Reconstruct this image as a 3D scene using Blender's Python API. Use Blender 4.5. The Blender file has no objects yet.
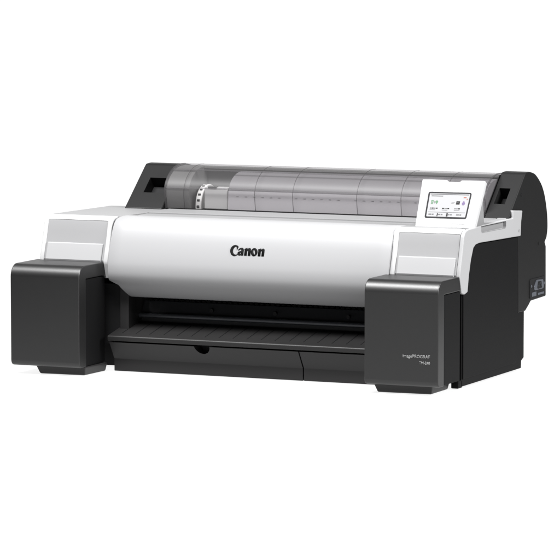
import bpy, bmesh, math, random
from mathutils import Vector, Matrix
random.seed(4)
S = bpy.context.scene
COL = S.collection

# ------------------------------------------------------------------ camera
R = ((0.9148533538, 0.4037862282, -0.0001514414),
     (0.0397921438, -0.0905297723, -0.9950984603),
     (-0.4018207639, 0.9103631376, -0.0988889850))
cam_d = bpy.data.cameras.new('camera')
cam = bpy.data.objects.new('camera', cam_d)
COL.objects.link(cam)
cx, cy, cz = Vector(R[0]), -Vector(R[1]), -Vector(R[2])
m = Matrix((cx, cy, cz)).transposed().to_4x4()
m.translation = Vector((3.983113302, -7.600814772, 1.051892165))
cam.matrix_world = m
cam_d.sensor_width = 36
cam_d.lens = 259.5464
cam_d.clip_start = 0.1
cam_d.clip_end = 100
S.camera = cam

# ------------------------------------------------------------------ world, lamps, exposure
wd = bpy.data.worlds.new('World')
S.world = wd
wd.use_nodes = True
wd.node_tree.nodes['Background'].inputs[0].default_value = (1, 1, 1, 1)
wd.node_tree.nodes['Background'].inputs[1].default_value = 0.05
S.view_settings.view_transform = 'Standard'
S.view_settings.look = 'None'
S.view_settings.exposure = 0
S.view_settings.gamma = 1


def area(name, loc, target, sx, sy, power):
    l = bpy.data.lights.new(name, 'AREA')
    l.shape = 'RECTANGLE'
    l.size, l.size_y = sx, sy
    l.energy = power
    o = bpy.data.objects.new(name, l)
    COL.objects.link(o)
    o.location = loc
    o.rotation_euler = (Vector(target) - Vector(loc)).to_track_quat('-Z', 'Y').to_euler()
    return o


area('softbox_front', (0.1, -1.1, 2.6), (0.5, 0.2, 0.25), 2.4, 0.8, 304)
area('softbox_side', (3.3, 0.1, 1.7), (0.95, 0.25, 0.25), 1.2, 0.8, 200)

# ------------------------------------------------------------------ materials


def mat(name, col, rough=0.45, spec=0.5, metal=0.0, grain=0.0, gscale=900, bump=0.0, emit=0.0):
    mt = bpy.data.materials.new(name)
    mt.use_nodes = True
    nt = mt.node_tree
    b = nt.nodes['Principled BSDF']
    b.inputs['Base Color'].default_value = (*col, 1)
    b.inputs['Roughness'].default_value = rough
    b.inputs['Specular IOR Level'].default_value = spec
    b.inputs['Metallic'].default_value = metal
    if emit:
        b.inputs['Emission Color'].default_value = (*col, 1)
        b.inputs['Emission Strength'].default_value = emit
    if grain or bump:
        tc = nt.nodes.new('ShaderNodeTexCoord')
        n = nt.nodes.new('ShaderNodeTexNoise')
        n.inputs['Scale'].default_value = gscale
        n.inputs['Detail'].default_value = 2
        nt.links.new(tc.outputs['Object'], n.inputs['Vector'])
        if grain:
            mr = nt.nodes.new('ShaderNodeMapRange')
            mr.inputs['To Min'].default_value = rough - grain
            mr.inputs['To Max'].default_value = rough + grain
            nt.links.new(n.outputs['Fac'], mr.inputs['Value'])
            nt.links.new(mr.outputs['Result'], b.inputs['Roughness'])
        if bump:
            bp = nt.nodes.new('ShaderNodeBump')
            bp.inputs['Strength'].default_value = bump
            bp.inputs['Distance'].default_value = 0.0004
            nt.links.new(n.outputs['Fac'], bp.inputs['Height'])
            nt.links.new(bp.outputs['Normal'], b.inputs['Normal'])
    return mt


M_WHITE = mat('white_plastic', (0.2250, 0.2250, 0.2288), 0.40, 0.2, grain=0.05, bump=0.05)
M_TRIM = mat('bright_white_plastic', (0.3375, 0.3375, 0.3405), 0.5, 0.15)
M_FLAP = mat('satin_white_plastic', (0.2513, 0.2513, 0.2550), 0.42, 0.2, grain=0.05, bump=0.05)
M_GREY = mat('light_grey_plastic', (0.1875, 0.1875, 0.1905), 0.5, 0.3, grain=0.05, bump=0.06)
M_DECK = mat('pale_grey_deck_plastic', (0.1613, 0.1613, 0.1635), 0.5, 0.3, grain=0.05, bump=0.06)
M_BLACK = mat('charcoal_plastic', (0.0032, 0.0032, 0.0033), 0.42, 0.60, grain=0.06, bump=0.12)
M_CAP = mat('charcoal_matt_plastic', (0.0046, 0.0046, 0.0047), 0.52, 0.22, grain=0.06, bump=0.12)
M_BLACK2 = mat('charcoal_side_plastic', (0.0046, 0.0046, 0.0048), 0.55, 0.06, grain=0.06, bump=0.12)
M_DEEP = mat('black_interior', (0.006, 0.006, 0.0065), 0.6, 0.2)
M_TRAY = mat('dark_grey_tray_plastic', (0.0150, 0.0145, 0.0148), 0.45, 0.3, grain=0.05, bump=0.1)
M_TTOP = mat('dark_tray_top_plastic', (0.0090, 0.0087, 0.0088), 0.5, 0.3, grain=0.05, bump=0.1)
M_RAIL = mat('dark_metal_rail', (0.05, 0.053, 0.060), 0.35, 0.5, metal=0.4)
M_GUIDE = mat('lilac_grey_drum', (0.123, 0.119, 0.124), 0.8, 0.05)
M_PLATE = mat('lilac_grey_plate', (0.32, 0.312, 0.322), 0.8, 0.05)  # lighter copy of the drum grey, cover's reflection put into the colour
M_DASH = mat('dash_print', (0.235, 0.23, 0.237), 0.8, 0.05)
M_INK = mat('black_print', (0.006, 0.006, 0.006), 0.6, 0.05)
M_SILK = mat('pale_print', (0.1950, 0.1950, 0.1950), 0.5, 0.3)
M_OLIVE = mat('dark_warm_grey_plastic', (0.088, 0.088, 0.086), 0.6, 0.15)
M_BOX = mat('pale_grey_hub_plastic', (0.36, 0.36, 0.355), 0.6, 0.1)
M_HUB = mat('white_hub_plastic', (0.6000, 0.6000, 0.5850), 0.6, 0.1)
M_SCREEN = mat('screen_backlight', (0.12, 0.12, 0.123), 0.6, 0.04, emit=4.0)
M_BEZEL = mat('screen_bezel', (0.0225, 0.0225, 0.0240), 0.6, 0.04)
M_SGREEN = mat('screen_green', (0.0750, 0.1425, 0.0863), 0.6, 0.04)
M_SVIO = mat('screen_violet', (0.1125, 0.0863, 0.1575), 0.6, 0.04)
M_SRED = mat('screen_red', (0.1950, 0.0750, 0.0600), 0.6, 0.04)
M_SDARK = mat('screen_dark', (0.02, 0.02, 0.02), 0.6, 0.04)
M_SGREY = mat('screen_grey', (0.0975, 0.0975, 0.1013), 0.6, 0.04)
M_STEEL = mat('inlet_steel', (0.20, 0.215, 0.25), 0.3, 0.5, metal=0.8)
M_PLATEN = mat('black_platen_plastic', (0.0255, 0.0263, 0.0285), 0.5, 0.2)
M_OUT = mat('button_outline_grey', (0.2025, 0.2025, 0.2063), 0.5, 0.3)

M_COVER = bpy.data.materials.new('smoky_translucent_plastic')
M_COVER.use_nodes = True
nt = M_COVER.node_tree
pb = nt.nodes['Principled BSDF']
pb.inputs['Base Color'].default_value = (0.086, 0.084, 0.086, 1)
pb.inputs['Roughness'].default_value = 0.4
pb.inputs['Specular IOR Level'].default_value = 0.5
tr = nt.nodes.new('ShaderNodeBsdfTransparent')
tr.inputs[0].default_value = (0.93, 0.922, 0.93, 1)
mx = nt.nodes.new('ShaderNodeMixShader')
mx.inputs[0].default_value = 0.30
nt.links.new(tr.outputs[0], mx.inputs[1])
nt.links.new(pb.outputs[0], mx.inputs[2])
nt.links.new(mx.outputs[0], nt.nodes['Material Output'].inputs[0])
M_RIB = M_COVER.copy()
M_RIB.name = 'smoky_rib_plastic'
for nd in M_RIB.node_tree.nodes:
    if nd.type == 'BSDF_PRINCIPLED':
        nd.inputs['Base Color'].default_value = (0.045, 0.044, 0.045, 1)
        nd.inputs['Specular IOR Level'].default_value = 0.2
    if nd.type == 'MIX_SHADER':
        nd.inputs[0].default_value = 0.40

M_FLOOR = bpy.data.materials.new('glowing_white_ground')
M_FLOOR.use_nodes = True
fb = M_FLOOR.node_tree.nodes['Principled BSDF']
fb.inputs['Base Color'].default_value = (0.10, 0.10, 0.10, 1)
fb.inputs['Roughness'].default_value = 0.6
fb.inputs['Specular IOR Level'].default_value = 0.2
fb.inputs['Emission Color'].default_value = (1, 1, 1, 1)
fb.inputs['Emission Strength'].default_value = 0.86  # glow added to whiten the ground and thin out contact shadows

# ------------------------------------------------------------------ helpers


def link(name, me, material, parent=None, angle=32):
    mats = material if isinstance(material, (list, tuple)) else [material]
    if len(me.materials):
        me.materials.clear()
    for a in mats:
        me.materials.append(a)
    for p in me.polygons:
        p.use_smooth = True
    me.set_sharp_from_angle(angle=math.radians(angle))
    o = bpy.data.objects.new(name, me)
    COL.objects.link(o)
    if parent:
        o.parent = parent
    return o


def fin(name, bm, material, parent=None, bev=0.0, seg=2, angle=32, wn=True):
    bmesh.ops.recalc_face_normals(bm, faces=bm.faces)
    if bev:
        es = [e for e in bm.edges if len(e.link_faces) == 2 and e.calc_face_angle(0) > math.radians(35)]
        bmesh.ops.bevel(bm, geom=es, offset=bev, offset_type='OFFSET', segments=seg, profile=0.5,
                        affect='EDGES', clamp_overlap=True)
    me = bpy.data.meshes.new(name)
    bm.to_mesh(me)
    bm.free()
    o = link(name, me, material, parent, angle)
    if wn and bev:
        w = o.modifiers.new('weighted_normal', 'WEIGHTED_NORMAL')
        w.keep_sharp = True
    return o


def prism(bm, poly, x0, x1, mi=0):
    """extrude a (y, z) polygon along X"""
    a = [bm.verts.new((x0, y, z)) for y, z in poly]
    b = [bm.verts.new((x1, y, z)) for y, z in poly]
    n = len(poly)
    fs = [bm.faces.new(a), bm.faces.new(b[::-1])]
    for i in range(n):
        fs.append(bm.faces.new((a[i], b[i], b[(i + 1) % n], a[(i + 1) % n])))
    for f in fs:
        f.material_index = mi
    return fs


def box(bm, x0, x1, y0, y1, z0, z1, mi=0):
    return prism(bm, [(y0, z0), (y1, z0), (y1, z1), (y0, z1)], x0, x1, mi)


def cyl(bm, c, axis, r, h, n=32, mi=0):
    rot = {'x': Matrix.Rotation(math.pi / 2, 4, 'Y'), 'y': Matrix.Rotation(math.pi / 2, 4, 'X'),
           'z': Matrix.Identity(4)}[axis]
    g = bmesh.ops.create_cone(bm, cap_ends=True, segments=n, radius1=r, radius2=r, depth=h,
                              matrix=Matrix.Translation(c) @ rot)
    for v in g['verts']:
        for f in v.link_faces:
            f.material_index = mi


def rounded(pts, n=6):
    """polygon corners given as (y, z) or (y, z, radius)"""
    out = []
    k = len(pts)
    for i, p in enumerate(pts):
        if len(p) < 3 or p[2] <= 0:
            out.append((p[0], p[1]))
            continue
        c = Vector(p[:2]); a = Vector(pts[i - 1][:2]) - c; b = Vector(pts[(i + 1) % k][:2]) - c
        la, lb = a.length, b.length
        a.normalize(); b.normalize()
        ang = a.angle(b)
        d = min(p[2] / math.tan(ang / 2), la * 0.49, lb * 0.49)
        r = d * math.tan(ang / 2)
        cen = c + (a + b).normalized() * (r / math.sin(ang / 2))
        s, e = c + a * d - cen, c + b * d - cen
        a0 = math.atan2(s.y, s.x); a1 = math.atan2(e.y, e.x)
        dd = (a1 - a0 + math.pi) % (2 * math.pi) - math.pi
        for j in range(n + 1):
            t = a0 + dd * j / n
            out.append((cen.x + r * math.cos(t), cen.y + r * math.sin(t)))
    return out


def catmull(pts, n=5):
    out = []
    for i in range(len(pts) - 1):
        p0 = Vector(pts[max(i - 1, 0)]); p1 = Vector(pts[i]); p2 = Vector(pts[i + 1]); p3 = Vector(pts[min(i + 2, len(pts) - 1)])
        for j in range(n):
            t = j / n
            out.append(tuple(0.5 * ((2 * p1) + (p2 - p0) * t + (2 * p0 - 5 * p1 + 4 * p2 - p3) * t * t + (3 * p1 - p0 - 3 * p2 + p3) * t ** 3)))
    out.append(tuple(pts[-1]))
    return out


def cut(o, cutters):
    """boolean difference, baked into the mesh; each cutter is a bmesh"""
    for bm in cutters:
        bmesh.ops.recalc_face_normals(bm, faces=bm.faces)
        me = bpy.data.meshes.new('cutter')
        bm.to_mesh(me); bm.free()
        c = bpy.data.objects.new('cutter', me)
        COL.objects.link(c)
        md = o.modifiers.new('b', 'BOOLEAN')
        md.operation = 'DIFFERENCE'; md.solver = 'EXACT'; md.object = c
        wn = [x for x in o.modifiers if x.type == 'WEIGHTED_NORMAL']
        for x in wn:
            o.modifiers.remove(x)
        bpy.context.view_layer.update()
        dg = bpy.context.evaluated_depsgraph_get()
        new = bpy.data.meshes.new_from_object(o.evaluated_get(dg))
        o.modifiers.clear()
        old = o.data
        name = old.name
        o.data = new
        bpy.data.meshes.remove(old)
        new.name = name
        bpy.data.objects.remove(c)
        bpy.data.meshes.remove(me)
    for p in o.data.polygons:
        p.use_smooth = True
    o.data.set_sharp_from_angle(angle=math.radians(32))
    w = o.modifiers.new('weighted_normal', 'WEIGHTED_NORMAL')
    w.keep_sharp = True


def empty(name, loc=(0, 0, 0), parent=None):
    o = bpy.data.objects.new(name, None)
    COL.objects.link(o)
    o.location = loc
    o.empty_display_size = 0.1
    if parent:
        o.parent = parent
    return o


# ------------------------------------------------------------------ setting: seamless sweep, its own glow added to make it white
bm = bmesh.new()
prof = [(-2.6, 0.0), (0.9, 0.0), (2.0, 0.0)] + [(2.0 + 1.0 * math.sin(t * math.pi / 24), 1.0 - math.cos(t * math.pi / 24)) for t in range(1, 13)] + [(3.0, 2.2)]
ax, rt = Vector((-0.4038, 0.9148, 0)), Vector((0.9148, 0.4038, 0))     # the sweep lies square to the camera
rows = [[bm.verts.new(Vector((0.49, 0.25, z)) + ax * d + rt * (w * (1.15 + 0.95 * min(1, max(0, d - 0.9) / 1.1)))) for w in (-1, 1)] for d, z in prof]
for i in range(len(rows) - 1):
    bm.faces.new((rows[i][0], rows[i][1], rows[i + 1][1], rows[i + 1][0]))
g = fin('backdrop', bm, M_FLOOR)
g['kind'] = 'structure'

# ------------------------------------------------------------------ the printer
P = empty('printer')
P['label'] = 'wide black and white roll-paper printer with tilted touch screen and smoky translucent roll cover'
P['category'] = 'printer'

# ---- base, inner walls (charcoal)
bm = bmesh.new()
box(bm, 0.028, 0.952, 0.20, 0.500, 0.003, 0.062)
prism(bm, [(0.30, 0.062), (0.515, 0.062), (0.515, 0.30), (0.30, 0.30)], 0.028, 0.952)      # rear inner wall
prism(bm, [(0.16, 0.055), (0.30, 0.062), (0.30, 0.30), (0.20, 0.30), (0.20, 0.185), (0.16, 0.185)], 0.032, 0.182)
prism(bm, [(0.16, 0.055), (0.30, 0.062), (0.30, 0.30), (0.20, 0.30), (0.20, 0.185), (0.16, 0.185)], 0.818, 0.952)
fin('chassis', bm, M_DEEP, P)

# pillar beside the paper opening
for x0, x1 in ((0.186, 0.207), (0.793, 0.814)):
    bm = bmesh.new()
    prism(bm, rounded([(0.150, 0.085), (0.26, 0.085), (0.26, 0.185), (0.150, 0.185)]), x0, x1)
    fin('opening_pillar', bm, M_TRAY, P, bev=0.002)

# ---- side frames and panels
FR = [(0.1447, 0.004), (0.500, 0.004), (0.502, 0.020), (0.517, 0.0255), (0.517, 0.126), (0.43, 0.30), (0.226, 0.300),
      (0.19, 0.28), (0.155, 0.20), (0.1447, 0.20)]
PN = [(0.149, 0.019), (0.461, 0.0195, 0.012), (0.4703, 0.035), (0.4703, 0.2895), (0.2316, 0.295, 0.01), (0.2085, 0.2935, 0.012), (0.1941, 0.2885),
      (0.1801, 0.2655), (0.169, 0.2352), (0.1612, 0.2), (0.149, 0.2)]
for s in (1, -1):
    X = (lambda x: x) if s > 0 else (lambda x: 0.98 - x)
    bm = bmesh.new(); prism(bm, FR, X(0.9525), X(0.9745))
    fin('side_frame', bm, M_BLACK2, P, bev=0.0015)
    bm = bmesh.new(); prism(bm, rounded(PN), X(0.960), X(0.9772))
    fin('side_panel', bm, M_BLACK2, P, bev=0.0018)

# ---- rear roll unit: two end housings with a ramped face and a square pocket, and a trough between them
ARC = catmull([(0.5140, 0.4238), (0.530, 0.4252), (0.5480, 0.4240), (0.5787, 0.4165), (0.6104, 0.3970), (0.6290, 0.3780), (0.6426, 0.3540), (0.6528, 0.3231), (0.6552, 0.2945),
               (0.6490, 0.2745)], 5)
CAP = [(0.405, 0.30), (0.405, 0.3285), (0.5085, 0.4195)] + ARC + [(0.638, 0.2653), (0.6445, 0.256), (0.646, 0.1749), (0.6465, 0.1463),
       (0.552, 0.1444), (0.540, 0.1369), (0.5185, 0.126), (0.4735, 0.126), (0.4735, 0.2890), (0.43, 0.2925), (0.43, 0.30)]
TR = [(0.405, 0.30), (0.405, 0.3260), (0.46, 0.3290), (0.60, 0.3290), (0.648, 0.33), (0.6528, 0.3231), (0.6546, 0.2945), (0.638, 0.2653), (0.6445, 0.256), (0.6465, 0.1463),
      (0.552, 0.1444), (0.5185, 0.126), (0.43, 0.126), (0.43, 0.30)]
n2 = Vector((-0.66, 0.75))     # outward normal of the ramp in (y, z)


def pocket(y0, y1, x0, x1, depth):
    bm = bmesh.new()
    z = lambda y: 0.3285 + (y - 0.405) * 0.8793
    p = [(y0 - 0.02 * 0.66, z(y0) + 0.02 * 0.75), (y1 - 0.02 * 0.66, z(y1) + 0.02 * 0.75),
         (y1 + depth * 0.66, z(y1) - depth * 0.75), (y0 + depth * 0.66, z(y0) - depth * 0.75)]
    prism(bm, p, x0, x1)
    return bm


for name, x0, x1, px0, px1 in (('roll_end_housing', 0.0735, 0.1635, 0.1015, 0.153), ('roll_end_housing', 0.9215, 0.9772, 0.9315, 0.9565)):
    k_ = 0.055 if x0 < 0.5 else 0.0
    bm = bmesh.new(); prism(bm, [(y, z - k_ * max(0, z - 0.33)) for y, z in CAP], x0, x1)
    o = fin(name, bm, M_CAP, P, bev=0.0028, seg=3)
    cut(o, [pocket(0.4425, 0.478, px0, px1, 0.035)])
    bm = bmesh.new()
    z = lambda y: 0.3285 + (y - 0.405) * 0.8793
    d = 0.030
    prism(bm, [(0.4445 + d * 0.66, z(0.4445) - d * 0.75), (0.476 + d * 0.66, z(0.476) - d * 0.75),
               (0.476 + (d + .004) * 0.66, z(0.476) - (d + .004) * 0.75), (0.4445 + (d + .004) * 0.66, z(0.4445) - (d + .004) * 0.75)], px0 + .001, px1 - .001)
    fin('pocket_liner', bm, M_DEEP, o)
    if x0 > 0.5:
        for (yy, zz, rr) in ((0.4900, 0.3785, 0.0036), (0.600, 0.2655, 0.0036)):
            bm = bmesh.new()
            cyl(bm, (x1 + 0.0001, yy, zz), 'x', rr, 0.0012, 20)
            fin('screw_hole', bm, M_DEEP, o)
bm = bmesh.new(); prism(bm, TR, 0.1638, 0.9212)
fin('rear_housing', bm, M_BLACK2, P, bev=0.002)
# inner floor behind the roll, dark left bay and the pale guide drum
GD = catmull([(0.4310, 0.3722), (0.4370, 0.3840), (0.4480, 0.3950), (0.4660, 0.4040), (0.4880, 0.4090), (0.5150, 0.4105)], 5)
bm = bmesh.new()
prism(bm, GD + [(0.5150, 0.3300), (0.4400, 0.3300)], 0.3150, 0.9170)
fin('guide_drum', bm, M_GUIDE, P)
bm = bmesh.new()
prism(bm, [(0.5250, 0.3287), (0.5250, 0.4060), (0.5600, 0.3960), (0.5600, 0.3300)], 0.2240, 0.3150)
bay = bm
bm = bmesh.new()
RW = [(0.500, 0.4175), (0.520, 0.4185), (0.545, 0.4160), (0.5735, 0.4075), (0.6005, 0.392), (0.6225, 0.370), (0.6365, 0.348), (0.6410, 0.3305)]
prism(bm, RW + [(y - 0.006 * max(0, (y - 0.5)) / 0.14, z - 0.004) for y, z in RW[::-1]], 0.168, 0.918)
fin('rear_roll_wall', bm, M_OLIVE, P)

# roll holder: toothed white flange with a box-shaped hub block
rh = empty('roll_holder', (0.235, 0.53, 0.3345), P)


def local(bm, o):
    bmesh.ops.translate(bm, verts=bm.verts, vec=-Vector(o.location))


bm = bmesh.new()
cyl(bm, (0.2360, 0.4880, 0.3330), 'x', 0.0465, 0.015, 64)
local(bm, rh)
fl = fin('flange', bm, M_HUB, rh, bev=0.003, seg=3)
for k in range(7):
    t = math.radians(95 + k * 17)
    bm = bmesh.new()
    cyl(bm, (0.2360, 0.4880 + 0.0453 * math.cos(t), 0.3330 + 0.0453 * math.sin(t)), 'x', 0.0030, 0.0060, 14)
    local(bm, rh)
    fin('flange_notch', bm, M_DEEP, fl)
bm = bmesh.new()
cyl(bm, (0.275, 0.4880, 0.3330), 'x', 0.0300, 0.064, 40)
local(bm, rh)
fin('spindle', bm, M_OLIVE, rh)
bm = bmesh.new()
box(bm, 0.2560, 0.3128, 0.4300, 0.4600, 0.3287, 0.3775)
local(bm, rh)
hb = fin('hub_block', bm, M_BOX, rh, bev=0.003, seg=3)
bm = bmesh.new()
box(bm, 0.266, 0.286, 0.4285, 0.4400, 0.3752, 0.3788)
local(bm, rh)
fin('hub_slot', bm, M_DEEP, hb)

# translucent roll cover: curved shell with closed ends, fold lines and ribs
RC = catmull([(0.4225, 0.3286), (0.4185, 0.345), (0.4165, 0.360), (0.4175, 0.374), (0.4245, 0.388), (0.4385, 0.402), (0.4600, 0.4140), (0.4850, 0.4205),
              (0.5150, 0.4220), (0.5450, 0.4195), (0.5750, 0.4110), (0.6030, 0.395), (0.6260, 0.372), (0.6400, 0.350), (0.6450, 0.331)], 4)


def strip(bm, pts, x0, x1, t, mi=0):
    """closed strip following an open (y, z) line with thickness t inward"""
    c = Vector((0.53, 0.30))
    outp = [Vector(p) for p in pts]
    inn = []
    for i, p in enumerate(outp):
        a = outp[max(i - 1, 0)]; b = outp[min(i + 1, len(outp) - 1)]
        d = (b - a).normalized(); n = Vector((d.y, -d.x))
        if n.dot(c - p) < 0:
            n = -n
        inn.append(p + n * t)
    prism(bm, [tuple(p) for p in outp] + [tuple(p) for p in inn[::-1]], x0, x1, mi)


def offs(pts, t):
    c = Vector((0.53, 0.30)); outp = [Vector(p) for p in pts]; r = []
    for i, p in enumerate(outp):
        a = outp[max(i - 1, 0)]; b = outp[min(i + 1, len(outp) - 1)]
        d = (b - a).normalized(); n = Vector((d.y, -d.x))
        if n.dot(c - p) > 0:
            n = -n
        r.append(tuple(p + n * t))
    return r


ins = offs(RC, -0.004)[:33]
prism(bay, [(y, max(z, 0.3288)) for y, z in ins] + [(ins[-1][0], 0.3288)], 0.1690, 0.2235)
fin('roll_bay_lining', bay, M_OLIVE, P)
bm = bmesh.new()
a = [bm.verts.new((0.1665, y, z)) for y, z in RC]
b = [bm.verts.new((0.9195, y, z)) for y, z in RC]
for i in range(len(RC) - 1):
    bm.faces.new((a[i], b[i], b[i + 1], a[i + 1]))
bm.faces.new(a); bm.faces.new(b[::-1])
rc = fin('roll_cover', bm, M_COVER, P)
bm = bmesh.new()
strip(bm, offs(RC, 0.0008)[:34], 0.1650, 0.1685, 0.002)
fin('cover_end_edge', bm, M_RIB, rc)
bm = bmesh.new()
strip(bm, offs(RC, 0.0008)[:34], 0.9175, 0.9210, 0.002)
fin('cover_end_edge', bm, M_RIB, rc)
for x in (0.213, 0.384, 0.4745, 0.6255, 0.7285, 0.83):
    bm = bmesh.new()
    strip(bm, offs(RC, 0.0005)[:34], x - 0.0007, x + 0.0007, 0.0007)
    fin('cover_rib', bm, M_RIB, rc)
for k0, k1 in ((12, 13), (23, 24)):
    bm = bmesh.new()
    strip(bm, offs(RC, 0.0006)[k0:k1 + 1], 0.169, 0.917, 0.001)
    fin('fold_line', bm, M_COVER, rc)
bm = bmesh.new()
prism(bm, [(0.4270, 0.3300), (0.4292, 0.3712), (0.4380, 0.3712), (0.4380, 0.3300)], 0.3150, 0.9150)
for i in range(28):
    if i % 7 != 6:
        x = 0.335 + i * 0.0200
        box(bm, x, x + 0.0055, 0.4278, 0.4340, 0.3590, 0.3602, 1)
fin('guide_plate', bm, [M_PLATE, M_DASH], P)

# ---- top deck
bm = bmesh.new()
prism(bm, rounded([(0.1706, 0.300), (0.1706, 0.3298), (0.200, 0.3297), (0.470, 0.3262, 0.004), (0.470, 0.300)]), 0.0105, 0.1755)
prism(bm, rounded([(0.255, 0.300), (0.255, 0.3255), (0.268, 0.3262), (0.306, 0.3262)]) + [(0.308, 0.3262), (0.308, 0.3185), (0.3125, 0.3185), (0.3125, 0.3290)] +
      [(0.4190, 0.3282), (0.4190, 0.300)], 0.1755, 0.824)
prism(bm, rounded([(0.1706, 0.300), (0.1706, 0.3298), (0.200, 0.3297), (0.404, 0.3340), (0.4190, 0.3310), (0.4190, 0.300)]), 0.824, 0.9205)
prism(bm, [(0.1706, 0.300), (0.1706, 0.3298), (0.200, 0.3297), (0.404, 0.3340), (0.404, 0.300)], 0.9205, 0.9535)
fin('top_deck', bm, M_DECK, P, bev=0.0016)

# ---- cartridge housings left and right
HF = [(0.1290, 0.200), (0.1190, 0.2300), (0.1168, 0.2386), (0.1230, 0.2575), (0.1290, 0.2765), (0.1350, 0.2980), (0.1391, 0.3147)]
HT = [(0.1425, 0.3215), (0.1480, 0.3260), (0.1560, 0.3290), (0.1680, 0.3302)]


def hy(z):
    for (y0, z0), (y1, z1) in zip(HF[:-1], HF[1:]):
        if z0 <= z <= z1:
            return y0 + (y1 - y0) * (z - z0) / (z1 - z0)
    return HF[-1][0] + (z - 0.3147) * 0.33


def housing(xa, xb, ia, ib, right):
    h = empty('cartridge_housing', (xa, 0.12, 0.2), P)
    bm = bmesh.new()
    prof = HF + HT + [(0.1700, 0.3302), (0.1700, 0.200)]
    xs = [xa, ia, ib] + ([] if right else [xb])
    grid = [[bm.verts.new((x, y, z)) for y, z in prof] for x in xs]
    n = len(prof)
    inset = []
    for i in range(len(xs) - 1):
        for j in range(n):
            f = bm.faces.new((grid[i][j], grid[i + 1][j], grid[i + 1][(j + 1) % n], grid[i][(j + 1) % n]))
            if i == 1 and j <= len(HF) - 1 and prof[j + 1 if j + 1 < n else 0][1] > prof[j][1]:
                inset.append(f)
    bm.faces.new(grid[0]); bm.faces.new(grid[-1][::-1])
    bmesh.ops.recalc_face_normals(bm, faces=bm.faces)
    r = bmesh.ops.extrude_face_region(bm, geom=inset)
    bmesh.ops.translate(bm, verts=[v for v in r['geom'] if isinstance(v, bmesh.types.BMVert)], vec=(0, 0.006, 0))
    bmesh.ops.delete(bm, geom=inset, context='FACES')
    local(bm, h)
    rim = fin('rim', bm, M_TRIM, h, bev=0.0022, seg=3)
    # grey inset panel
    bm = bmesh.new()
    zz = [0.225, 0.2386, 0.2575, 0.2765, 0.298, 0.3147, 0.3212]
    prism(bm, [(hy(q) + 0.0016, q) for q in zz] + [(hy(q) + 0.0060, q) for q in zz[::-1]], ia + 0.0003, ib - 0.0002)
    local(bm, h)
    fin('inset_panel', bm, M_GREY, h)
    # white flap with a bright top edge
    bm = bmesh.new()
    zz = [0.225, 0.2386, 0.2575, 0.2735]
    prism(bm, [(hy(q) - 0.0016, q) for q in zz] + [(hy(q) + 0.0050, q) for q in zz[::-1]], ia + 0.0040, ib - 0.0045)
    local(bm, h)
    fin('flap', bm, M_FLAP, h, bev=0.0018, seg=3)
    return h


housing(0.0105, 0.1735, 0.0205, 0.1625, False)
hr = housing(0.8245, 0.982, 0.8365, 0.9725, True)
TRIM = HF + HT + [(0.300, 0.3335), (0.428, 0.3335), (0.428, 0.3500), (0.486, 0.3455), (0.4785, 0.3235), (0.476, 0.2915),
                  (0.2316, 0.2968), (0.2085, 0.2950), (0.1950, 0.2890), (0.1812, 0.2655), (0.1702, 0.2352), (0.1625, 0.200), (0.145, 0.1965)]
bm = bmesh.new(); prism(bm, TRIM, 0.9728, 0.9815)
local(bm, hr)
st = fin('side_trim', bm, M_FLAP, hr, bev=0.0024, seg=3)
bm = bmesh.new()
prism(bm, rounded([(0.238, 0.3310, .003), (0.238, 0.3165, 0.008), (0.385, 0.3150, 0.006), (0.385, 0.3310, .003)]), 0.9748, 0.99)
cut(st, [bm])
bm = bmesh.new()
box(bm, 0.9742, 0.9756, 0.2400, 0.3830, 0.3172, 0.3302)
local(bm, hr)
fin('grip_recess', bm, M_DECK, st)
bm = bmesh.new()
cyl(bm, (0.9815, 0.4640, 0.3040), 'x', 0.0035, 0.0010, 18)
local(bm, hr)
fin('trim_screw', bm, M_GREY, st)
# raised silver arm behind the screen carrying the small step
bm = bmesh.new()
prism(bm, rounded([(0.404, 0.320), (0.404, 0.3345), (0.428, 0.3345), (0.428, 0.3490, .003), (0.486, 0.3450, .003), (0.4785, 0.3200)]), 0.9535, 0.9726)
prism(bm, [(0.20, 0.318), (0.404, 0.318), (0.404, 0.3335), (0.20, 0.3300)], 0.9537, 0.9726)
local(bm, hr)
fin('latch_arm', bm, M_GREY, hr, bev=0.0012)

# ---- front cover with its wide round bulge
FC0 = [(0.2500, 0.3262), (0.2250, 0.3285), (0.2000, 0.3300), (0.1750, 0.3296), (0.1560, 0.3265), (0.1450, 0.3200), (0.1360, 0.3080), (0.1270, 0.2900), (0.1190, 0.2680), (0.1128, 0.2460),
       (0.1098, 0.2280), (0.1110, 0.2100), (0.1175, 0.1945), (0.1270, 0.1820), (0.1390, 0.1710), (0.1520, 0.1620), (0.1600, 0.1590)]
FC = catmull(FC0, 5)


def fy(z):
    best = None
    for (y0, z0), (y1, z1) in zip(FC[:-1], FC[1:]):
        if z0 >= z >= z1 and y0 < 0.16:
            return y0 + (y1 - y0) * (z0 - z) / max(z0 - z1, 1e-9)
    return 0.11


def xl(z, i):
    if i < 40 or z > 0.197:
        return 0.1768
    if z > 0.187:
        return 0.1768 + (0.197 - z) / 0.010 * 0.019
    return 0.1958 + (0.187 - z) / 0.028 * 0.013


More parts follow.
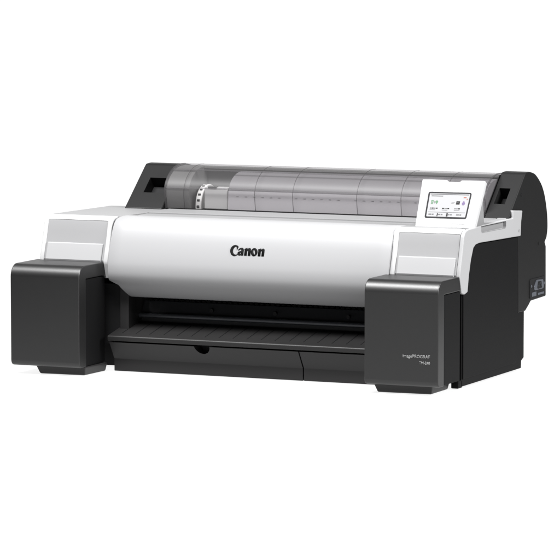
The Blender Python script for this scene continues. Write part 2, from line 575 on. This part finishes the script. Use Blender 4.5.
bm = bmesh.new()
cols = []
for j in range(25):
    t = j / 24
    cols.append([bm.verts.new((xl(z, i) * (1 - t) + (1.0011 - xl(z, i)) * t, y, z)) for i, (y, z) in enumerate(FC)])
for j in range(24):
    for i in range(len(FC) - 1):
        bm.faces.new((cols[j][i], cols[j + 1][i], cols[j + 1][i + 1], cols[j][i + 1]))
bmesh.ops.recalc_face_normals(bm, faces=bm.faces)
fc = fin('front_cover', bm, M_WHITE, P)
sd = fc.modifiers.new('thickness', 'SOLIDIFY')
sd.thickness = 0.011
sd.offset = -1
bv = fc.modifiers.new('edge', 'BEVEL'); bv.width = 0.0012; bv.segments = 2; bv.limit_method = 'ANGLE'; bv.angle_limit = math.radians(50)

# ---- logo on the front cover, own lettering


def glyph_mesh(name, loops):
    cu = bpy.data.curves.new(name, 'CURVE')
    cu.dimensions = '2D'; cu.fill_mode = 'BOTH'
    cu.offset = 0.028
    for lp in loops:
        sp = cu.splines.new('POLY')
        sp.points.add(len(lp) - 1)
        for k, (x, y) in enumerate(lp):
            sp.points[k].co = (x, y, 0, 1)
        sp.use_cyclic_u = True
    o = bpy.data.objects.new(name, cu)
    COL.objects.link(o)
    bpy.context.view_layer.update()
    dg = bpy.context.evaluated_depsgraph_get()
    me = bpy.data.meshes.new_from_object(o.evaluated_get(dg))
    bpy.data.objects.remove(o); bpy.data.curves.remove(cu)
    return me


def arc(cx, cy, rx, ry, a0, a1, n=18):
    return [(cx + rx * math.cos(math.radians(a0 + (a1 - a0) * k / n)), cy + ry * math.sin(math.radians(a0 + (a1 - a0) * k / n))) for k in range(n + 1)]


L = []
# C: heavy crescent, hooked beak on top, thin tail below
L.append(arc(0.70, 0.62, 0.70, 0.72, 48, 322, 30) + arc(0.90, 0.62, 0.52, 0.60, 312, 95, 24) + [(0.98, 0.90), (1.00, 0.74)])


def letter_n(x):
    L.append([(x, 0), (x + 0.34, 0), (x + 0.34, 0.62)] + [(x + 0.50, 0.76), (x + 0.56, 0.70), (x + 0.56, 0)] +
             [(x + 0.90, 0), (x + 0.90, 0.74)] + arc(x + 0.72, 0.80, 0.18, 0.20, 0, 90, 8) + [(x + 0.58, 0.98), (x + 0.34, 0.80), (x + 0.34, 1.0), (x + 0.20, 0.96), (x - 0.06, 0.86), (x - 0.06, 0.80), (x, 0.80)])


def letter_a(x):
    L.append([(x + 0.86, 0), (x + 0.52, 0), (x + 0.52, 0.12)] + arc(x + 0.26, 0.24, 0.27, 0.25, 300, 90, 14) +
             [(x + 0.52, 0.58), (x + 0.52, 0.74)] + arc(x + 0.40, 0.74, 0.12, 0.12, 0, 130, 8) + [(x + 0.06, 0.66), (x + 0.06, 0.76), (x + 0.26, 0.94)] +
             arc(x + 0.56, 0.70, 0.30, 0.30, 110, 0, 10))
    L.append(arc(x + 0.42, 0.28, 0.10, 0.13, 0, 360, 14)[:-1])


def letter_o(x):
    L.append(arc(x + 0.47, 0.5, 0.49, 0.52, 0, 360, 28)[:-1])
    L.append([(x + 0.47 + 0.15 * math.cos(t) - 0.10 * math.sin(t), 0.5 + 0.36 * math.sin(t)) for t in [k * math.pi / 12 for k in range(24)]])


letter_a(1.19); letter_n(2.24); letter_o(3.24); letter_n(4.36)
me = glyph_mesh('logo', L)
bm = bmesh.new(); bm.from_mesh(me)
bmesh.ops.triangulate(bm, faces=bm.faces)
sx, sz = 0.0785 / 5.28, 0.0150
for v in bm.verts:
    x, h = v.co.x, v.co.y
    z = 0.2625 + h * sz
    v.co = (0.4610 + x * sx, fy(z) - 0.0007, z)
me.clear_geometry()
bm.to_mesh(me); bm.free()
lg = link('logo', me, M_INK, fc)
sd = lg.modifiers.new('thickness', 'SOLIDIFY'); sd.thickness = 0.0005; sd.offset = 0

# ---- ink boxes flanking the outlet
BX = rounded([(0.126, 0.2355, 0.002), (0.0, 0.2355, 0.027), (0.0, 0.0185, 0.012), (0.034, 0.0185), (0.034, 0.2065), (0.126, 0.2065)], 10)


def ink_box(x0, x1):
    bm = bmesh.new(); prism(bm, BX, x0, x1)
    o = fin('ink_box', bm, M_BLACK, P, bev=0.0032, seg=3)
    bm = bmesh.new()
    prism(bm, rounded([(0.0353, 0.0195), (0.126, 0.0195), (0.126, 0.2052), (0.0353, 0.2052)]), x0 + 0.0012, x1 - 0.0012)
    fin('box_body', bm, M_BLACK2, o, bev=0.0015)
    return o


ink_box(0.0, 0.1632)
rb = ink_box(0.8172, 0.9800)

# ---- feet
for x0, x1, dx in ((0.054, 0.1650, 0.004), (0.834, 0.958, 0.0)):
    bm = bmesh.new()
    a = [(x0, 0.022), (x1, 0.028), (x1 + dx, 0.125), (x0, 0.125)]
    t = [bm.verts.new((x - (0.004 if k in (0, 3) else 0), y - (0.004 if k < 2 else 0), 0.0190)) for k, (x, y) in enumerate(a)]
    b = [bm.verts.new((x + (0.002 if k in (0, 3) else -0.005), y + (0.004 if k < 2 else 0), 0.0003)) for k, (x, y) in enumerate(a)]
    bm.faces.new(t); bm.faces.new(b[::-1])
    for k in range(4):
        bm.faces.new((t[k], t[(k + 1) % 4], b[(k + 1) % 4], b[k]))
    fin('foot', bm, M_TRAY, P, bev=0.003)
bm = bmesh.new(); box(bm, 0.958, 0.9745, 0.128, 0.152, 0.002, 0.0185)
fin('foot_bracket', bm, M_BLACK2, P, bev=0.002)

# ---- output tray, drawer, fixed lower panel
bm = bmesh.new()
prism(bm, rounded([(0.0985, 0.0690, 0.003), (0.0985, 0.0800, 0.004), (0.2040, 0.1010), (0.2040, 0.0690)]), 0.1810, 0.8150)
tray = fin('output_tray', bm, M_TTOP, P, bev=0.0012)
sl = (0.1010 - 0.0800) / (0.2040 - 0.0985)
k = 0
x = 0.205
while x < 0.80:
    za = 0.0800 + sl * (0.118 - 0.0985); zb = 0.0800 + sl * (0.190 - 0.0985)
    bm = bmesh.new()
    prism(bm, [(0.118, za - 0.001), (0.190, zb - 0.001), (0.190, zb + 0.0005), (0.120, za + 0.0005)], x, x + 0.0022)
    fin('tray_rib', bm, M_BLACK2, tray)
    x += 0.0325
DW = [(0.1030, 0.0660), (0.1260, 0.0315), (0.1285, 0.0285), (0.1285, 0.0012), (0.235, 0.0012), (0.235, 0.0660)]
bm = bmesh.new(); prism(bm, DW, 0.1825, 0.6240)
dr = fin('drawer', bm, M_TRAY, P, bev=0.0012)
bm = bmesh.new()
bmesh.ops.create_cone(bm, cap_ends=True, segments=40, radius1=0.0185, radius2=0.0185, depth=0.05,
                      matrix=Matrix.Translation((0.4010, 0.116, 0.0685)) @ Matrix.Rotation(math.pi / 2, 4, 'X') @ Matrix.Diagonal((1, 1.05, 1, 1)))
cut(dr, [bm])
bm = bmesh.new()
box(bm, 0.3885, 0.4135, 0.1360, 0.1408, 0.0560, 0.0650)
fin('recess_shade_plate', bm, M_DEEP, dr)  # dark plate, the notch's shade put into its colour
bm = bmesh.new(); prism(bm, DW, 0.6262, 0.8140)
fin('lower_panel', bm, M_TRAY, P, bev=0.0012)

# ---- paper outlet: rail, platen, spur wheels
bm = bmesh.new()
prism(bm, rounded([(0.1980, 0.1105, 0.003), (0.1980, 0.1205, 0.004), (0.2160, 0.1205), (0.2160, 0.1105)]), 0.2075, 0.7925)
fin('outlet_rail', bm, M_RAIL, P)
bm = bmesh.new()
prism(bm, [(0.2130, 0.1206), (0.2300, 0.1440), (0.2700, 0.1480), (0.2700, 0.0990), (0.2130, 0.0990)], 0.2075, 0.7925)
pl = fin('platen', bm, M_PLATEN, P)
for x in (0.372, 0.521, 0.690):
    bm = bmesh.new()
    cyl(bm, (x, 0.2195, 0.1300), 'y', 0.0045, 0.009, 20)
    fin('platen_hole', bm, M_DEEP, pl)
bm = bmesh.new()
n = 16
ring = []
for k in range(n):
    r = 0.0075 if k % 2 else 0.0055
    ring.append((0.225 + r * math.cos(k * 2 * math.pi / n), 0.1535 + r * math.sin(k * 2 * math.pi / n)))
prism(bm, ring, 0.222, 0.229)
sw = fin('spur_wheel', bm, M_BLACK2, P)
for k in range(1, 46):
    c = sw.copy(); c.location.x = k * 0.0125; c.parent = P
    COL.objects.link(c)
bm = bmesh.new(); cyl(bm, (0.5, 0.225, 0.1535), 'x', 0.003, 0.59, 12)
fin('spur_shaft', bm, M_RAIL, P)

# ---- control panel with touch screen (tilted back)
o0 = Vector((0.846, 0.196, 0.3255))
bl = Vector((0.847, 0.199, 0.3230)); br = Vector((0.979, 0.199, 0.3240)); tl = Vector((0.8435, 0.2520, 0.4250)); trr = Vector((0.9850, 0.2520, 0.4255))
cp = empty('control_panel', tuple(o0), P)
ux = (br - bl).normalized(); uz = (tl - bl); uz = (uz - ux * uz.dot(ux)).normalized(); un = uz.cross(ux).normalized()   # un points backwards
if un.y < 0:
    un = -un
H = (tl - bl).length


def pp(u, v, w=0.0):
    """panel coords: u 0..1 across, v 0..1 up, w depth in metres (negative = proud)"""
    a = bl.lerp(br, u); b = tl.lerp(trr, u)
    return a.lerp(b, v) + un * w


def plate(bm, quad, w0, w1, mi=0):
    a = [bm.verts.new(pp(u, v, w0)) for u, v in quad]
    b = [bm.verts.new(pp(u, v, w1)) for u, v in quad]
    n = len(quad)
    fs = [bm.faces.new(a), bm.faces.new(b[::-1])]
    for i in range(n):
        fs.append(bm.faces.new((a[i], b[i], b[(i + 1) % n], a[(i + 1) % n])))
    for f in fs:
        f.material_index = mi


def rrect(u0, u1, v0, v1, r, n=5, asp=1.25):
    out = []
    for cu, cv, a0 in ((u1 - r, v1 - r * asp, 0), (u0 + r, v1 - r * asp, 90), (u0 + r, v0 + r * asp, 180), (u1 - r, v0 + r * asp, 270)):
        for k in range(n + 1):
            t = math.radians(a0 + 90 * k / n)
            out.append((cu + r * math.cos(t), cv + r * asp * math.sin(t)))
    return out


bm = bmesh.new()
plate(bm, [(0, 0), (1, 0), (1, 1), (0.625, 1), (0.60, 0.965), (0.42, 0.965), (0.395, 1), (0, 1)], 0, 0.013)
local(bm, cp)
fin('screen_housing', bm, M_TRIM, cp, bev=0.0024, seg=3)
bm = bmesh.new()
a = [pp(0.06, 0.0, 0.013), pp(0.94, 0.0, 0.013), pp(0.94, 0.80, 0.013), pp(0.06, 0.80, 0.013)]
bk = [Vector((p.x, 0.285, 0.322)) if i < 2 else Vector((p.x, p.y + 0.012, p.z - 0.004)) for i, p in enumerate(a)]
va = [bm.verts.new(p) for p in a]; vb = [bm.verts.new(p) for p in bk]
bm.faces.new(va); bm.faces.new(vb[::-1])
for i in range(4):
    bm.faces.new((va[i], vb[i], vb[(i + 1) % 4], va[(i + 1) % 4]))
local(bm, cp)
fin('screen_support', bm, M_DECK, cp, bev=0.002)
bm = bmesh.new()
plate(bm, rrect(0.138, 0.835, 0.232, 0.752, 0.03), -0.0006, 0.003)
local(bm, cp)
bz = fin('screen_bezel', bm, M_BEZEL, cp)
bm = bmesh.new()
plate(bm, rrect(0.166, 0.812, 0.262, 0.722, 0.012), -0.0010, 0.002)


def px(u0, u1, v0, v1, mi):
    """mark on the display, screen coords 0..1 from top-left"""
    U = lambda q: 0.166 + q * 0.646
    V = lambda q: 0.722 - q * 0.46
    plate(bm, [(U(u0), V(v1)), (U(u1), V(v1)), (U(u1), V(v0)), (U(u0), V(v0))], -0.0014, -0.0008, mi)


px(0.02, 0.98, 0.02, 0.055, 4)
px(0.05, 0.34, 0.10, 0.135, 4)
px(0.065, 0.120, 0.30, 0.325, 1); px(0.065, 0.120, 0.44, 0.465, 1); px(0.065, 0.076, 0.325, 0.44, 1); px(0.109, 0.120, 0.325, 0.44, 1)
px(0.082, 0.103, 0.36, 0.41, 1)
for k, w_ in enumerate((0.018, 0.032, 0.034, 0.026, 0.016, 0.007)):
    px(0.205 - w_, 0.205 + w_, 0.31 + k * 0.026, 0.3365 + k * 0.026, 1)
px(0.145, 0.155, 0.33, 0.44, 4); px(0.58, 0.66, 0.36, 0.375, 4); px(0.58, 0.64, 0.41, 0.425, 4)
for k in range(3):
    px(0.06 + k * 0.31, 0.20 + k * 0.31, 0.705, 0.72, 4)
px(0.70, 0.79, 0.32, 0.46, 3); px(0.72, 0.77, 0.35, 0.38, 4)
for k, w_ in enumerate((0.010, 0.016, 0.026, 0.034, 0.037, 0.033, 0.022)):
    px(0.885 - w_, 0.885 + w_, 0.30 + k * 0.026, 0.3265 + k * 0.026, 2)
px(0.86, 0.93, 0.135, 0.175, 5); px(0.945, 0.965, 0.20, 0.26, 5)
for u0, ws in ((0.06, (0.03, 0.05, 0.035, 0.045)), (0.37, (0.05, 0.03, 0.02, 0.045)), (0.68, (0.04, 0.03, 0.05))):
    u = u0
    for w_ in ws:
        px(u, u + w_, 0.62, 0.665, 3 if w_ > 0.04 else 4); u += w_ + 0.012
px(0.02, 0.98, 0.80, 0.815, 4)
for u0 in (0.05, 0.28, 0.52, 0.76):
    px(u0, u0 + 0.07, 0.88, 0.93, 4); px(u0 + 0.085, u0 + 0.13, 0.88, 0.93, 4)
px(0.265, 0.285, 0.85, 0.985, 3); px(0.505, 0.545, 0.85, 0.985, 3)
local(bm, cp)
fin('screen', bm, [M_SCREEN, M_SGREEN, M_SVIO, M_SDARK, M_SGREY, M_SRED], bz)


def outline(bm, u0, u1, v0, v1, t):
    plate(bm, [(u0, v0), (u1, v0), (u1, v0 + t * 1.25), (u0, v0 + t * 1.25)], -0.0004, 0.002)
    plate(bm, [(u0, v1 - t * 1.25), (u1, v1 - t * 1.25), (u1, v1), (u0, v1)], -0.0004, 0.002)
    plate(bm, [(u0, v0), (u0 + t, v0), (u0 + t, v1), (u0, v1)], -0.0005, 0.0021)
    plate(bm, [(u1 - t, v0), (u1, v0), (u1, v1), (u1 - t, v1)], -0.0005, 0.0021)


for u0 in (0.615, 0.728):
    bm = bmesh.new()
    outline(bm, u0, u0 + 0.098, 0.055, 0.135, 0.007)
    local(bm, cp)
    fin('touch_button', bm, M_OUT, cp)

# ---- model lettering on the right ink box


def lettering(body, xr, z, size, offset, sxx):
    cu = bpy.data.curves.new('lettering', 'FONT')
    cu.body = body; cu.size = size; cu.align_x = 'RIGHT'; cu.offset = offset
    o = bpy.data.objects.new('lettering', cu)
    COL.objects.link(o)
    bpy.context.view_layer.update()
    me = bpy.data.meshes.new_from_object(o.evaluated_get(bpy.context.evaluated_depsgraph_get()))
    bpy.data.objects.remove(o); bpy.data.curves.remove(cu)
    for v in me.vertices:
        v.co = (xr + v.co.x * sxx, -0.0003, z + v.co.y)
    o = link('lettering', me, M_SILK, rb)
    sd = o.modifiers.new('thickness', 'SOLIDIFY'); sd.thickness = 0.0004; sd.offset = 0


lettering('imagePROGRAF', 0.9625, 0.0785, 0.0093, 0.00012, 0.96)
lettering('TM-240', 0.9625, 0.0660, 0.0080, 0.00012, 0.93)

# ---- power inlet on the right rear
bm = bmesh.new()
prism(bm, rounded([(0.542, 0.149, 0.006), (0.638, 0.149, 0.006), (0.638, 0.192, 0.006), (0.542, 0.192, 0.006)]), 0.9765, 0.9785)
pi_ = fin('power_inlet', bm, M_DEEP, P, bev=0.0006)
bm = bmesh.new()
prism(bm, rounded([(0.556, 0.166, .006), (0.628, 0.166, .006), (0.620, 0.186, .006), (0.580, 0.188, .006)]), 0.9784, 0.9800)
fin('socket', bm, M_STEEL, pi_, bev=0.0005)
bm = bmesh.new()
prism(bm, rounded([(0.583, 0.168, .003), (0.612, 0.168, .003), (0.608, 0.183, .003), (0.588, 0.184, .003)]), 0.9799, 0.9806)
fin('socket_mouth', bm, M_DEEP, pi_)
for yy, zz in ((0.5905, 0.1745), (0.6045, 0.1745), (0.5975, 0.1800)):
    bm = bmesh.new(); box(bm, 0.9804, 0.9812, yy - 0.001, yy + 0.001, zz - 0.0018, zz + 0.0018)
    fin('contact_pin', bm, M_STEEL, pi_)
for yy in (0.5500, 0.6320):
    bm = bmesh.new(); cyl(bm, (0.9787, yy, 0.1765), 'x', 0.0032, 0.0012, 16)
    fin('screw', bm, M_STEEL, pi_)
bm = bmesh.new(); box(bm, 0.9784, 0.9792, 0.553, 0.580, 0.1535, 0.1625)
box(bm, 0.9784, 0.9792, 0.590, 0.628, 0.1540, 0.1585)
fin('rating_mark', bm, M_STEEL, pi_)
